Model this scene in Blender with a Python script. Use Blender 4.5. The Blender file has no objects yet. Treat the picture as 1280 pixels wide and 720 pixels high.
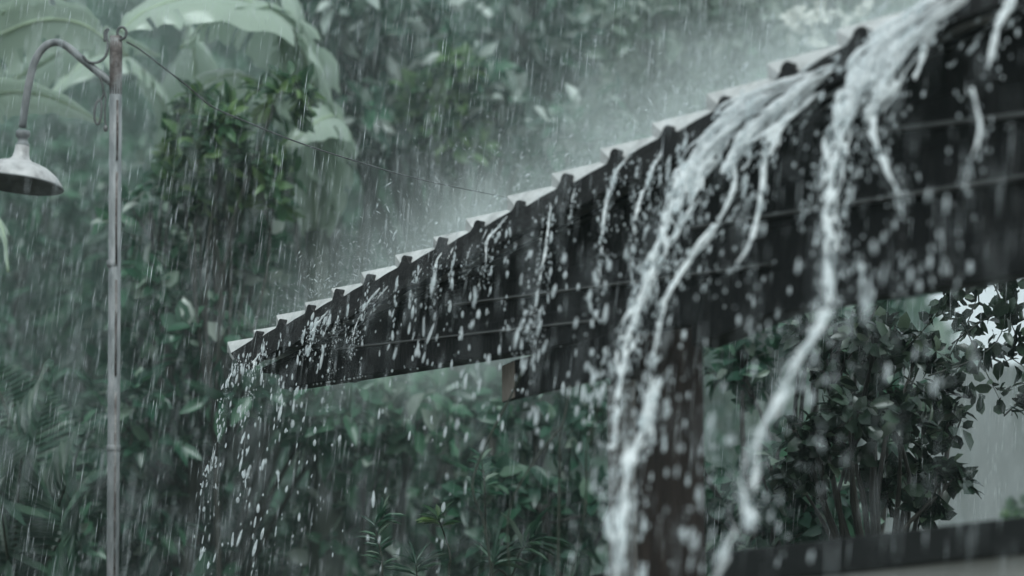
import bpy, bmesh, math, random
import numpy as np
from mathutils import Vector, Matrix

random.seed(11)
rng = np.random.default_rng(11)
scene = bpy.context.scene
COL = scene.collection
R = math.radians

# ------------------------------------------------------------------ camera
CAM = Vector((0, 0, 1.3))
PITCH = R(10.0)
FPX = 2489.0                                   # 70 mm lens on 36 mm, for a 1280 px wide picture
FWD = Vector((0, math.cos(PITCH), math.sin(PITCH)))
UPV = Vector((0, -math.sin(PITCH), math.cos(PITCH)))
XV = Vector((1, 0, 0))
cam_d = bpy.data.cameras.new("camera")
cam = bpy.data.objects.new("camera", cam_d)
COL.objects.link(cam)
cam.location = CAM
cam.rotation_euler = (math.pi / 2 + PITCH, 0, 0)
cam_d.lens = 70.0
cam_d.sensor_width = 36.0
cam_d.clip_end = 500
cam_d.dof.use_dof = True
cam_d.dof.focus_distance = 8.3
cam_d.dof.aperture_fstop = 0.95
scene.camera = cam

def ray(px, py):
    return FWD + XV * ((px - 640) / FPX) + UPV * ((360 - py) / FPX)

def P(px, py, d):
    return CAM + ray(px, py) * d

# wall plane of the gable (vertical)
A0 = P(358, 487, 8.5); B0 = P(1280, 345, 5.85)
WT = Vector((B0.x - A0.x, B0.y - A0.y, 0)).normalized()
WN = Vector((WT.y, -WT.x, 0))                  # towards the camera
ORG = Vector((A0.x, A0.y, 0))

def tz(px, py, off=0.0):
    r = ray(px, py)
    o = ORG + WN * off
    k = (o - CAM).dot(WN) / r.dot(WN)
    p = CAM + r * k
    return ((p - ORG).dot(WT), p.z)

def wall(t, z, off=0.0):
    return ORG + WT * t + WN * off + Vector((0, 0, z))

def wpx(px, py, off=0.0):
    t, z = tz(px, py, off)
    return wall(t, z, off)

# ------------------------------------------------------------------ materials
def new_mat(name):
    m = bpy.data.materials.new(name)
    m.use_nodes = True
    nt = m.node_tree
    nt.nodes.clear()
    out = nt.nodes.new("ShaderNodeOutputMaterial")
    return m, nt, out

def N(nt, typ, **kw):
    n = nt.nodes.new(typ)
    for k, v in kw.items():
        setattr(n, k, v)
    return n

def L(nt, a, b):
    nt.links.new(a, b)

def ramp(nt, fac, stops):
    n = N(nt, "ShaderNodeValToRGB")
    el = n.color_ramp.elements
    while len(el) < len(stops):
        el.new(0.5)
    for e, (p, c) in zip(el, stops):
        e.position = p
        e.color = (c[0], c[1], c[2], 1)
    L(nt, fac, n.inputs[0])
    return n.outputs[0]

def surf_mat(name, stops, rough=0.5, scale=6.0, bump=0.3, bump_scale=30.0, stretch=(1, 1, 1), spec=0.5, metal=0.0, bdist=0.01):
    m, nt, out = new_mat(name)
    tc = N(nt, "ShaderNodeTexCoord")
    mp = N(nt, "ShaderNodeMapping")
    mp.inputs["Scale"].default_value = stretch
    L(nt, tc.outputs["Object"], mp.inputs[0])
    ns = N(nt, "ShaderNodeTexNoise")
    ns.inputs["Scale"].default_value = scale
    ns.inputs["Detail"].default_value = 6
    ns.inputs["Roughness"].default_value = 0.65
    L(nt, mp.outputs[0], ns.inputs["Vector"])
    col = ramp(nt, ns.outputs["Fac"], stops)
    b = N(nt, "ShaderNodeBsdfPrincipled")
    L(nt, col, b.inputs["Base Color"])
    b.inputs["Roughness"].default_value = rough
    b.inputs["Specular IOR Level"].default_value = spec
    b.inputs["Metallic"].default_value = metal
    n2 = N(nt, "ShaderNodeTexNoise")
    n2.inputs["Scale"].default_value = bump_scale
    n2.inputs["Detail"].default_value = 5
    L(nt, mp.outputs[0], n2.inputs["Vector"])
    bp = N(nt, "ShaderNodeBump")
    bp.inputs["Strength"].default_value = bump
    bp.inputs["Distance"].default_value = bdist
    L(nt, n2.outputs["Fac"], bp.inputs["Height"])
    L(nt, bp.outputs[0], b.inputs["Normal"])
    L(nt, b.outputs[0], out.inputs["Surface"])
    return m

def leaf_mat(name, stops, rough=0.32, trans=0.3, spec=0.5):
    m, nt, out = new_mat(name)
    g = N(nt, "ShaderNodeNewGeometry")
    col = ramp(nt, g.outputs["Random Per Island"], stops)
    b = N(nt, "ShaderNodeBsdfPrincipled")
    L(nt, col, b.inputs["Base Color"])
    b.inputs["Roughness"].default_value = rough
    b.inputs["Specular IOR Level"].default_value = spec
    t = N(nt, "ShaderNodeBsdfTranslucent")
    L(nt, col, t.inputs["Color"])
    mx = N(nt, "ShaderNodeMixShader")
    mx.inputs[0].default_value = trans
    L(nt, b.outputs[0], mx.inputs[1])
    L(nt, t.outputs[0], mx.inputs[2])
    L(nt, mx.outputs[0], out.inputs["Surface"])
    return m

def water_mat(name, clear=0.25, rough=0.15, base=(0.86, 0.9, 0.92)):
    m, nt, out = new_mat(name)
    b = N(nt, "ShaderNodeBsdfPrincipled")
    b.inputs["Base Color"].default_value = (*base, 1)
    b.inputs["Roughness"].default_value = rough
    b.inputs["IOR"].default_value = 1.33
    b.inputs["Specular IOR Level"].default_value = 0.6
    t = N(nt, "ShaderNodeBsdfTranslucent")
    t.inputs["Color"].default_value = (*base, 1)
    m1 = N(nt, "ShaderNodeMixShader")
    m1.inputs[0].default_value = 0.4
    L(nt, b.outputs[0], m1.inputs[1])
    L(nt, t.outputs[0], m1.inputs[2])
    tr = N(nt, "ShaderNodeBsdfTransparent")
    tr.inputs["Color"].default_value = (0.95, 0.98, 0.98, 1)
    tc = N(nt, "ShaderNodeTexCoord")
    ns = N(nt, "ShaderNodeTexNoise")
    ns.inputs["Scale"].default_value = 28
    ns.inputs["Detail"].default_value = 4
    L(nt, tc.outputs["Object"], ns.inputs["Vector"])
    mr = N(nt, "ShaderNodeMapRange")
    mr.inputs[1].default_value = 0.35
    mr.inputs[2].default_value = 0.65
    mr.inputs[3].default_value = max(0.0, clear - 0.22)
    mr.inputs[4].default_value = min(1.0, clear + 0.22)
    L(nt, ns.outputs["Fac"], mr.inputs[0])
    m2 = N(nt, "ShaderNodeMixShader")
    L(nt, mr.outputs[0], m2.inputs[0])
    L(nt, m1.outputs[0], m2.inputs[1])
    L(nt, tr.outputs[0], m2.inputs[2])
    L(nt, m2.outputs[0], out.inputs["Surface"])
    return m

M = {}
M["tile"] = surf_mat("wet_roof_tile", [(0.25, (0.28, 0.28, 0.275)), (0.5, (0.50, 0.50, 0.49)), (0.75, (0.66, 0.66, 0.65))], 0.2, 9, 0.35, 45)
M["lug"] = surf_mat("dark_clay", [(0.3, (0.008, 0.008, 0.0085)), (0.7, (0.026, 0.025, 0.025))], 0.5, 14, 0.6, 45, spec=0.12)  # near-black tone of the barge board, against the pale tiles
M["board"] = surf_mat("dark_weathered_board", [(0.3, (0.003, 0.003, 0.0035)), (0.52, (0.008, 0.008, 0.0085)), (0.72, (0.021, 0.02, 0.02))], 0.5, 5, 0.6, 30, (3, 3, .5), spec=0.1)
M["batten"] = surf_mat("grey_batten", [(0.3, (0.03, 0.031, 0.03)), (0.7, (0.09, 0.092, 0.088))], 0.4, 7, 0.3, 30)
M["post"] = surf_mat("dark_brown_timber", [(0.3, (0.010, 0.006, 0.005)), (0.55, (0.020, 0.013, 0.010)), (0.75, (0.042, 0.030, 0.025))], 0.55, 8, 0.5, 40, (3, 3, 0.35), spec=0.2)
M["endgrain"] = surf_mat("pale_end_grain", [(0.3, (0.19, 0.155, 0.13)), (0.7, (0.36, 0.31, 0.27))], 0.6, 25, 0.4, 60, (3, 3, 0.6))
M["lit_face"] = surf_mat("lit_side_grey", [(0.3, (0.06, 0.055, 0.05)), (0.7, (0.15, 0.14, 0.13))], 0.6, 10, 0.4, 40, (3, 3, .5))  # paler than the post: light on its left side put into the colour
M["rail"] = surf_mat("black_painted_rail", [(0.3, (0.004, 0.0045, 0.0045)), (0.7, (0.011, 0.012, 0.012))], 0.45, 6, 0.2, 30, spec=0.2)
M["plaster"] = surf_mat("grey_plaster", [(0.3, (0.22, 0.22, 0.2)), (0.7, (0.36, 0.36, 0.34))], 0.7, 3, 0.2, 30)
M["bgwall"] = surf_mat("mossy_grey_render", [(0.25, (0.08, 0.095, 0.088)), (0.5, (0.17, 0.18, 0.18)), (0.75, (0.27, 0.28, 0.285))], 0.8, 3.0, 0.2, 12, (1.6, 1.6, .35))
M["galv"] = surf_mat("weathered_galvanised_steel", [(0.3, (0.10, 0.11, 0.115)), (0.52, (0.19, 0.20, 0.205)), (0.75, (0.30, 0.30, 0.31))], 0.42, 14, 0.3, 60, (2, 2, 0.4), spec=0.3)
M["rust"] = surf_mat("rusted_steel", [(0.35, (0.05, 0.04, 0.037)), (0.5, (0.12, 0.10, 0.095)), (0.65, (0.25, 0.245, 0.24))], 0.7, 22, 0.6, 60)
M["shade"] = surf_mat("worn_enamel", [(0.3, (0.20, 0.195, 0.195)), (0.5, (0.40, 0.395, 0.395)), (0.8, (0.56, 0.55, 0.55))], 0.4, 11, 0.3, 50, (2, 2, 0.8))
M["shade_in"] = surf_mat("dark_enamel_inside", [(0.3, (0.06, 0.068, 0.066)), (0.7, (0.13, 0.14, 0.135))], 0.6, 20, 0.3, 50)  # lining darker than the outer enamel
M["iron"] = surf_mat("dark_wrought_iron", [(0.3, (0.045, 0.05, 0.05)), (0.7, (0.13, 0.135, 0.135))], 0.4, 20, 0.3, 50)
M["wire"] = surf_mat("black_cable", [(0.3, (0.03, 0.034, 0.034)), (0.7, (0.07, 0.075, 0.075))], 0.4, 20, 0.2, 50)
M["bark"] = surf_mat("wet_bark", [(0.3, (0.014, 0.014, 0.011)), (0.7, (0.045, 0.042, 0.034))], 0.6, 8, 0.7, 25, (2, 2, 0.5))
M["ground"] = surf_mat("wet_soil", [(0.3, (0.03, 0.027, 0.02)), (0.7, (0.07, 0.065, 0.045))], 0.5, 2, 0.5, 12)
M["hill"] = surf_mat("overgrown_bank", [(0.3, (0.018, 0.032, 0.022)), (0.7, (0.045, 0.075, 0.045))], 0.7, 2.2, 0.8, 7, bdist=0.1)
M["leaf_dark"] = leaf_mat("dark_glossy_leaf", [(0.0, (0.0180, 0.0583, 0.0400)), (0.6, (0.0360, 0.1060, 0.0650)), (0.9, (0.0612, 0.1590, 0.0900)), (1.0, (0.26, 0.32, 0.26))], 0.3)
M["leaf_mid"] = leaf_mat("mid_green_leaf", [(0.0, (0.0252, 0.0795, 0.0500)), (0.55, (0.0504, 0.1378, 0.0800)), (0.78, (0.0792, 0.2014, 0.1100)), (0.9, (0.3, 0.37, 0.31)), (1.0, (0.48, 0.54, 0.48))], 0.26)  # palest stops paint sky reflected on some leaves
M["leaf_sheen"] = leaf_mat("wet_leaf_painted_sheen", [(0.0, (0.0180, 0.0583, 0.0420)), (0.5, (0.0396, 0.1113, 0.0700)), (0.72, (0.0720, 0.1802, 0.1100)), (0.8, (0.36, 0.43, 0.39)), (1.0, (0.55, 0.61, 0.57))], 0.22)  # palest stops stand in for sky sheen on wet leaves
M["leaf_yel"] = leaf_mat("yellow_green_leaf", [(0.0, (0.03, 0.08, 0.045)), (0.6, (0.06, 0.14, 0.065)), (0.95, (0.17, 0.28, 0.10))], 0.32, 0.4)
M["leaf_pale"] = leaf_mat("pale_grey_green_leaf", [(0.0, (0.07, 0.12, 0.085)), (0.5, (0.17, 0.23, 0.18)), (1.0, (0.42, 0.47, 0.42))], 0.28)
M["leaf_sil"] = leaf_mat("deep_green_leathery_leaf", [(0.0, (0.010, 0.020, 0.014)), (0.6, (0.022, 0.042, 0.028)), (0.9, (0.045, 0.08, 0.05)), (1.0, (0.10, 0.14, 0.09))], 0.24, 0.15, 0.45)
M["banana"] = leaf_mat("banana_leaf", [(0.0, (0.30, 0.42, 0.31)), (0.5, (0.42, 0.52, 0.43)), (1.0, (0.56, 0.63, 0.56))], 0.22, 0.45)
M["banana_rib"] = surf_mat("banana_stem", [(0.3, (0.014, 0.022, 0.015)), (0.7, (0.03, 0.042, 0.028))], 0.6, 5, 0.2, 20)
M["midrib"] = surf_mat("pale_leaf_rib", [(0.3, (0.20, 0.28, 0.18)), (0.7, (0.36, 0.44, 0.32))], 0.4, 5, 0.2, 20)
M["fern"] = leaf_mat("fern_leaflet", [(0.0, (0.025, 0.06, 0.042)), (0.6, (0.04, 0.085, 0.058)), (1.0, (0.055, 0.105, 0.068))], 0.35, 0.35)
M["twig"] = surf_mat("dark_stem", [(0.3, (0.015, 0.02, 0.014)), (0.7, (0.04, 0.05, 0.032))], 0.5, 20, 0.3, 50)
M["petal"] = leaf_mat("white_petal", [(0.0, (0.6, 0.6, 0.55)), (1.0, (0.8, 0.8, 0.76))], 0.5, 0.3)
M["water"] = water_mat("white_falling_water", 0.22, 0.2, (.93, .95, .96))
M["drop"] = water_mat("water_droplet", 0.48)
M["rain"] = water_mat("rain_drop", 0.4)

# ------------------------------------------------------------------ mesh helpers
class MB:
    def __init__(s):
        s.v = []; s.f = []
    def add(s, verts, faces):
        o = len(s.v)
        s.v += [tuple(v) for v in verts]
        s.f += [tuple(i + o for i in f) for f in faces]
    def prism(s, a, b):
        """closed solid between two matching loops of points"""
        n = len(a)
        f = [tuple(range(n)), tuple(range(2 * n - 1, n - 1, -1))]
        for i in range(n):
            j = (i + 1) % n
            f.append((i, i + n, j + n, j))
        s.add(list(a) + list(b), f)
    def tube(s, pts, rad, seg=8, cap=True):
        pts = [Vector(p) for p in pts]
        n = len(pts)
        rr = rad if hasattr(rad, "__len__") else [rad] * n
        vs = []; fs = []
        ref = None
        for i, p in enumerate(pts):
            d = (pts[min(i + 1, n - 1)] - pts[max(i - 1, 0)]).normalized()
            if ref is None:
                ref = Vector((0, 0, 1)) if abs(d.z) < 0.9 else Vector((1, 0, 0))
            x = ref - d * ref.dot(d)
            x.normalize()
            ref = x
            y = d.cross(x)
            for k in range(seg):
                a = 2 * math.pi * k / seg
                vs.append(p + (x * math.cos(a) + y * math.sin(a)) * rr[i])
        for i in range(n - 1):
            for k in range(seg):
                a = i * seg + k; b = i * seg + (k + 1) % seg
                fs.append((a, b, b + seg, a + seg))
        if cap:
            fs.append(tuple(range(seg - 1, -1, -1)))
            fs.append(tuple((n - 1) * seg + k for k in range(seg)))
        s.add(vs, fs)
    def lathe(s, c, prof, seg=40, axis=None):
        c = Vector(c)
        az = Vector(axis).normalized() if axis else Vector((0, 0, 1))
        ax = az.orthogonal().normalized(); ay = az.cross(ax)
        vs = []; fs = []
        for (r, z) in prof:
            for k in range(seg):
                a = 2 * math.pi * k / seg
                vs.append(c + az * z + (ax * math.cos(a) + ay * math.sin(a)) * r)
        for i in range(len(prof) - 1):
            for k in range(seg):
                a = i * seg + k; b = i * seg + (k + 1) % seg
                fs.append((a, b, b + seg, a + seg))
        s.add(vs, fs)
    def build(s, name, mat, parent=None, smooth=False, bevel=0.0):
        me = bpy.data.meshes.new(name)
        me.from_pydata(s.v, [], s.f)
        bm = bmesh.new(); bm.from_mesh(me)
        bmesh.ops.recalc_face_normals(bm, faces=bm.faces)
        if bevel:
            bmesh.ops.bevel(bm, geom=[e for e in bm.edges if len(e.link_faces) == 2 and e.calc_face_angle() > 0.5], offset=bevel, segments=2, affect='EDGES', profile=0.6)
        bm.to_mesh(me); bm.free()
        if smooth:
            me.polygons.foreach_set("use_smooth", [True] * len(me.polygons))
        me.materials.append(mat)
        o = bpy.data.objects.new(name, me)
        COL.objects.link(o)
        if parent:
            o.parent = parent
            o.matrix_parent_inverse = Matrix.Translation(-parent.location)
        return o

def tag(o, label=None, cat=None, group=None, kind=None):
    if label: o["label"] = label
    if cat: o["category"] = cat
    if group: o["group"] = group
    if kind: o["kind"] = kind
    return o

def empty(name, loc, label, cat, group=None):
    o = bpy.data.objects.new(name, None)
    o.empty_display_size = 0.2
    COL.objects.link(o)
    o.location = loc
    return tag(o, label, cat, group)

def smooth_path(pts, n):
    """Catmull-Rom through points -> n samples"""
    pts = [Vector(p) for p in pts]
    if len(pts) == 2:
        return [pts[0].lerp(pts[1], i / (n - 1)) for i in range(n)]
    ext = [pts[0] * 2 - pts[1]] + pts + [pts[-1] * 2 - pts[-2]]
    m = len(pts) - 1
    out = []
    for i in range(n):
        u = i / (n - 1) * m
        k = min(int(u), m - 1); t = u - k
        a, b, c, d = ext[k:k + 4]
        out.append(0.5 * ((2 * b) + (c - a) * t + (2 * a - 5 * b + 4 * c - d) * t * t + (3 * b - a - 3 * c + d) * t ** 3))
    return out

def mesh_np(name, verts, faces_flat, loop_tot, mat, parent=None, smooth=True):
    me = bpy.data.meshes.new(name)
    nf = len(loop_tot)
    me.vertices.add(len(verts)); me.vertices.foreach_set("co", np.asarray(verts, np.float32).ravel())
    me.loops.add(len(faces_flat)); me.loops.foreach_set("vertex_index", np.asarray(faces_flat, np.int32))
    me.polygons.add(nf)
    st = np.concatenate([[0], np.cumsum(loop_tot)[:-1]]).astype(np.int32)
    me.polygons.foreach_set("loop_start", st)
    me.polygons.foreach_set("loop_total", np.asarray(loop_tot, np.int32))
    if smooth:
        me.polygons.foreach_set("use_smooth", np.ones(nf, bool))
    me.update(calc_edges=True); me.validate()
    me.materials.append(mat)
    o = bpy.data.objects.new(name, me); COL.objects.link(o)
    if parent:
        o.parent = parent
        o.matrix_parent_inverse = Matrix.Translation(-parent.location)
    return o

def nrm(a):
    return a / np.maximum(np.linalg.norm(a, axis=-1, keepdims=True), 1e-9)

def stamp(template_v, template_f, X, Y, Z, pos, scale):
    """copy a template to many frames. X,Y,Z (n,3) axes; scale (n,3)"""
    tv = np.asarray(template_v, float)
    n = len(pos)
    v = (tv[None, :, 0:1] * (X * scale[:, 0:1])[:, None, :] + tv[None, :, 1:2] * (Y * scale[:, 1:2])[:, None, :]
         + tv[None, :, 2:3] * (Z * scale[:, 2:3])[:, None, :] + pos[:, None, :])
    k = len(tv)
    fl = np.concatenate([np.array(f) for f in template_f])
    lt = np.array([len(f) for f in template_f])
    off = (np.arange(n) * k)[:, None]
    return v.reshape(-1, 3), (fl[None, :] + off).ravel(), np.tile(lt, n)

def leaf_template(w1=0.42, w2=0.40, fold=0.1, droop=0.25):
    xs = [0, 0.28, 0.68, 1.0]
    def z(x): return -droop * x * x
    v = [(0, 0, 0), (0.28, w1, z(.28) + fold), (0.28, 0, z(.28)), (0.28, -w1, z(.28) + fold),
         (0.68, w2, z(.68) + fold), (0.68, 0, z(.68)), (0.68, -w2, z(.68) + fold), (1, 0, z(1))]
    f = [(0, 2, 1), (0, 3, 2), (1, 2, 5, 4), (2, 3, 6, 5), (4, 5, 7), (5, 6, 7)]
    return v, f
LEAF = leaf_template()
LEAF_ROUND = leaf_template(0.46, 0.46, 0.09, 0.3)
LEAF_LONG = leaf_template(0.5, 0.42, 0.15, 0.35)

def rosette_leaves(centers, axes, nleaf, length, aspect=0.36, spread=0.9):
    """leaves radiating from twig ends"""
    n = len(centers)
    c = np.repeat(centers, nleaf, 0); ax = np.repeat(nrm(axes), nleaf, 0)
    m = len(c)
    rnd = rng.normal(size=(m, 3))
    side = nrm(rnd - (rnd * ax).sum(1, keepdims=True) * ax)
    k = rng.uniform(0.25, spread, (m, 1))
    X = nrm(side * k + ax * (1.05 - k) + np.array([0, 0, -0.12]))
    Z = nrm(ax + rng.normal(0, 0.25, (m, 3)))
    Z = nrm(Z - (Z * X).sum(1, keepdims=True) * X)
    Y = np.cross(Z, X)
    s = length * rng.uniform(0.6, 1.25, (m, 1))
    sc = np.concatenate([s, s * aspect * rng.uniform(0.8, 1.2, (m, 1)) / 0.42 * 0.5, s * 0.9], 1)
    pos = c + X * (s * 0.06) + rng.normal(0, 0.02, (m, 3)) * (length / 0.15)
    return X, Y, Z, pos, sc

def crown(name, clumps, per, nleaf, length, mat, parent, aspect=0.36, tmpl=LEAF):
    """clumps: list of (center, radius)"""
    cs = []; ax = []
    for (c, r) in clumps:
        d = nrm(rng.normal(size=(per, 3)))
        rad = r * rng.uniform(0.25, 1.0, (per, 1)) ** 0.6
        cs.append(np.array(c)[None, :] + d * rad * np.array([1, 1, 0.85]))
        ax.append(d + np.array([0, -0.25, 0.55]))
    cs = np.concatenate(cs); ax = np.concatenate(ax)
    X, Y, Z, pos, sc = rosette_leaves(cs, ax, nleaf, length, aspect)
    v, f, l = stamp(tmpl[0], tmpl[1], X, Y, Z, pos, sc)
    return mesh_np(name, v, f, l, mat, parent)

def tree(kind, base, clumps, per, nleaf, length, mat, label, cat, trunk_r=0.09, group=None, aspect=0.36, tmpl=LEAF, trunk_name="trunk", crown_name="crown", bark=None):
    base = Vector(base)
    e = empty(kind, base, label, cat, group)
    cen = sum((Vector(c) for c, r in clumps), Vector()) / len(clumps)
    mb = MB()
    fork = base.lerp(Vector((cen.x, cen.y, base.z + (cen.z - base.z) * 0.7)), 0.85)
    tp = smooth_path([base, base.lerp(fork, 0.5) + Vector((random.uniform(-.1, .1), random.uniform(-.1, .1), 0)), fork], 8)
    mb.tube(tp, [trunk_r * (1.15 - 0.5 * i / 7) for i in range(8)], 9)
    for (c, r) in clumps:
        c = Vector(c)
        mid = fork.lerp(c, 0.5) + Vector((random.uniform(-.12, .12), random.uniform(-.12, .12), 0.08))
        pp = smooth_path([fork - Vector((0, 0, .05)), mid, c], 6)
        mb.tube(pp, [trunk_r * (0.5 - 0.08 * i) for i in range(6)], 6)
        for _ in range(5):
            q = c + Vector((random.gauss(0, .5), random.gauss(0, .5), random.gauss(0.1, .4))) * r
            mb.tube([mid.lerp(c, random.uniform(.3, 1)), (c + q) / 2 + Vector((0, 0, .03)), q], [trunk_r * .16, trunk_r * .11, trunk_r * .05], 5)
    mb.build(trunk_name, bark or M["bark"], e, smooth=True)
    crown(crown_name, clumps, per, nleaf, length, mat, e, aspect, tmpl)
    return e

def px_clumps(n, x0, x1, y0, y1, d0, d1, r0, r1):
    out = []
    for i in range(n):
        px = random.uniform(x0, x1); py = random.uniform(y0, y1); d = random.uniform(d0, d1)
        out.append((P(px, py, d), random.uniform(r0, r1)))
    return out

# ------------------------------------------------------------------ ground and far bank
mb = MB()
G = 70.0
mb.add([(-G, -G, 0), (G, -G, 0), (G, G, 0), (-G, G, 0)], [(0, 1, 2, 3)])
tag(mb.build("ground", M["ground"]), "wet dark garden soil under the trees", "ground", kind="structure")

# overgrown bank behind the trees, falling away to the right
nx, ny = 60, 24
vs = []; fs = []
for j in range(ny + 1):
    for i in range(nx + 1):
        x = -26 + 34 * i / nx; y = 19 + 16 * j / ny
        hgt = 10.5 * min(1, (j / ny) / 0.55) ** 0.8
        edge = 1.0 if x < 4.2 else max(0.0, 1 - (x - 4.2) / 2.6) ** 1.2
        z = hgt * edge + 0.35 * math.sin(x * 1.9 + y) * math.cos(y * 1.3 - x * .6) * edge - 0.05
        vs.append((x, y, z))
for j in range(ny):
    for i in range(nx):
        a = j * (nx + 1) + i
        fs.append((a, a + 1, a + nx + 2, a + nx + 1))
mb = MB(); mb.add(vs, fs)
bank = tag(mb.build("hillside", M["hill"], smooth=True), "dark overgrown bank rising behind the garden trees", "hillside", kind="structure")

# far wood on the bank: one mass
pts = []; axs = []
for _ in range(2600):
    x = rng.uniform(-14, 5.6); t = rng.uniform(0, 1) ** 0.7
    y = 18.6 + 9 * t
    edge = 1.0 if x < 4.2 else max(0.0, 1 - (x - 4.2) / 2.6) ** 1.2
    z = (0.2 + 10.4 * min(1, ((y - 19) / 16) / 0.55 if y > 19 else 0) ** 0.8) * edge + rng.uniform(-.1, 0.9)
    pts.append((x, y - 0.4, z)); axs.append(rng.normal(size=3) * .6 + np.array([0, -.7, .6]))
X, Y, Z, pos, sc = rosette_leaves(np.array(pts), np.array(axs), 7, 0.36)
v, f, l = stamp(LEAF[0], LEAF[1], X, Y, Z, pos, sc)
tag(mesh_np("far_wood", v, f, l, M["leaf_dark"]), "far wood reading as one dim green mass behind the trees", "woodland", kind="stuff")

# ------------------------------------------------------------------ trees and shrubs
def ground_under(px, d):
    p = P(px, 400, d); return (p.x, p.y, 0)

tree("broadleaf_tree", ground_under(560, 14.5), px_clumps(20, 390, 740, -60, 210, 12.4, 14.6, 0.26, 0.42), 24, 8, 0.2, M["leaf_sheen"],
     "tall broadleaf tree with rosettes of long leaves behind the stepped roof", "tree", 0.11)
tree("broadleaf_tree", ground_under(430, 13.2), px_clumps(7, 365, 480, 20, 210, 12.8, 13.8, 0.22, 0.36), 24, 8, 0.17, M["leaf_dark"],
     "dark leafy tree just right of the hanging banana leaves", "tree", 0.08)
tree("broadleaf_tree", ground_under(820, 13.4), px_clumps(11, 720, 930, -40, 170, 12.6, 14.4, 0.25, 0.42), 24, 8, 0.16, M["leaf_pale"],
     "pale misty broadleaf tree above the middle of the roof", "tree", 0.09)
t3 = tree("flowering_tree", ground_under(1040, 13.0), px_clumps(10, 930, 1140, -50, 90, 12.2, 13.8, 0.25, 0.42), 22, 8, 0.14, M["leaf_pale"],
     "small tree with scattered white blossoms above the roof's upper right end", "tree", 0.08)
fl_c = np.array([list(P(random.uniform(985, 1090), random.uniform(5, 70), random.uniform(11.7, 12.2))) for _ in range(26)])
X, Y, Z, pos, sc = rosette_leaves(fl_c, np.tile([0, -1.0, .3], (26, 1)), 5, 0.06, 0.7)
v, f, l = stamp(LEAF_ROUND[0], LEAF_ROUND[1], X, Y, Z, pos, sc)
mesh_np("blossom", v, f, l, M["petal"], t3)

tree("yellow_green_shrub", ground_under(290, 10.8), px_clumps(18, 228, 358, 112, 300, 10.4, 11.2, 0.07, 0.2), 13, 8, 0.125, M["leaf_yel"],
     "bright green shrub top below the banana leaves and crossed by the cable", "shrub", 0.022)
tree("yellow_green_shrub", ground_under(555, 12.6), px_clumps(6, 515, 600, 85, 180, 12.3, 12.9, 0.12, 0.2), 16, 7, 0.13, M["leaf_yel"],
     "yellow green shrub top glowing amid the grey leaves above the roof", "shrub", 0.05)
tree("climbing_shrub", ground_under(225, 11.2), px_clumps(16, 165, 345, 240, 440, 10.6, 11.6, 0.12, 0.24), 13, 6, 0.13, M["leaf_mid"],
     "loose light green shrub with round leaves just right of the lamp pole", "shrub", 0.05, aspect=0.5)
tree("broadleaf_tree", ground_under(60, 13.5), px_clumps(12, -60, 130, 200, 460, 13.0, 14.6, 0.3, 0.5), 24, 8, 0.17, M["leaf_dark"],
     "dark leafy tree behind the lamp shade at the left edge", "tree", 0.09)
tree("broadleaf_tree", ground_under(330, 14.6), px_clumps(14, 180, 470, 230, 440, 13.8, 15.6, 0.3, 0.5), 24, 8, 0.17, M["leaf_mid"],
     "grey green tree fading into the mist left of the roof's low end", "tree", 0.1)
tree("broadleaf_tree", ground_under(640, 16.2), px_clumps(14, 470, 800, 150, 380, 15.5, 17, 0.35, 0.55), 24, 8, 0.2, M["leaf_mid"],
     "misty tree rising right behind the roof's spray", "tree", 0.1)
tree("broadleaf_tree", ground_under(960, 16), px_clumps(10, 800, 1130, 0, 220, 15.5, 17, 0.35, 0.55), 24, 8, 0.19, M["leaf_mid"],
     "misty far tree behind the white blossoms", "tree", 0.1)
tree("understorey_shrub", ground_under(250, 12.4), px_clumps(24, 150, 420, 430, 780, 10.6, 12.4, 0.2, 0.38), 22, 7, 0.16, M["leaf_dark"],
     "dark understorey shrub between the lamp pole and the falling drops", "shrub", 0.06)
tree("understorey_shrub", ground_under(480, 11.6), px_clumps(13, 390, 590, 500, 760, 11.0, 12.4, 0.2, 0.36), 20, 7, 0.15, M["leaf_mid"],
     "mid green shrub below the roof's low end behind the drops", "shrub", 0.06, aspect=0.45)
tree("understorey_shrub", ground_under(680, 10.8), px_clumps(12, 590, 770, 480, 760, 10.2, 11.6, 0.18, 0.34), 20, 7, 0.13, M["leaf_dark"],
     "dark shrub just left of the brown post beneath the beam", "shrub", 0.06, aspect=0.45)
tree("understorey_shrub", ground_under(60, 11.4), px_clumps(9, -40, 120, 470, 760, 10.6, 12, 0.22, 0.36), 20, 7, 0.15, M["leaf_dark"],
     "dark shrub behind the fern at the lower left", "shrub", 0.06)
tree("understorey_shrub", ground_under(900, 9.6), px_clumps(19, 850, 1040, 385, 720, 9.0, 10.2, 0.14, 0.26), 20, 7, 0.10, M["leaf_dark"],
     "dark shrub framed just right of the brown post", "shrub", 0.05, aspect=0.5)
tree("understorey_shrub", ground_under(1080, 9.6), px_clumps(12, 1000, 1115, 385, 720, 9.2, 10.2, 0.12, 0.22), 18, 7, 0.09, M["leaf_dark"],
     "dark shrub filling the gap behind the leathery leaved shrub", "shrub", 0.05, aspect=0.5)
# silhouetted shrub in the opening
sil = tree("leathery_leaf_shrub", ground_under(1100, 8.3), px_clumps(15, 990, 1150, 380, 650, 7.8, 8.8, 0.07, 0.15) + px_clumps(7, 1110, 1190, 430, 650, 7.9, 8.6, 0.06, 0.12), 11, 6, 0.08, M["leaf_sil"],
     "leathery leaved shrub seen dark against the bright opening under the beam", "shrub", 0.035, aspect=0.52, tmpl=LEAF_ROUND)
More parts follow.
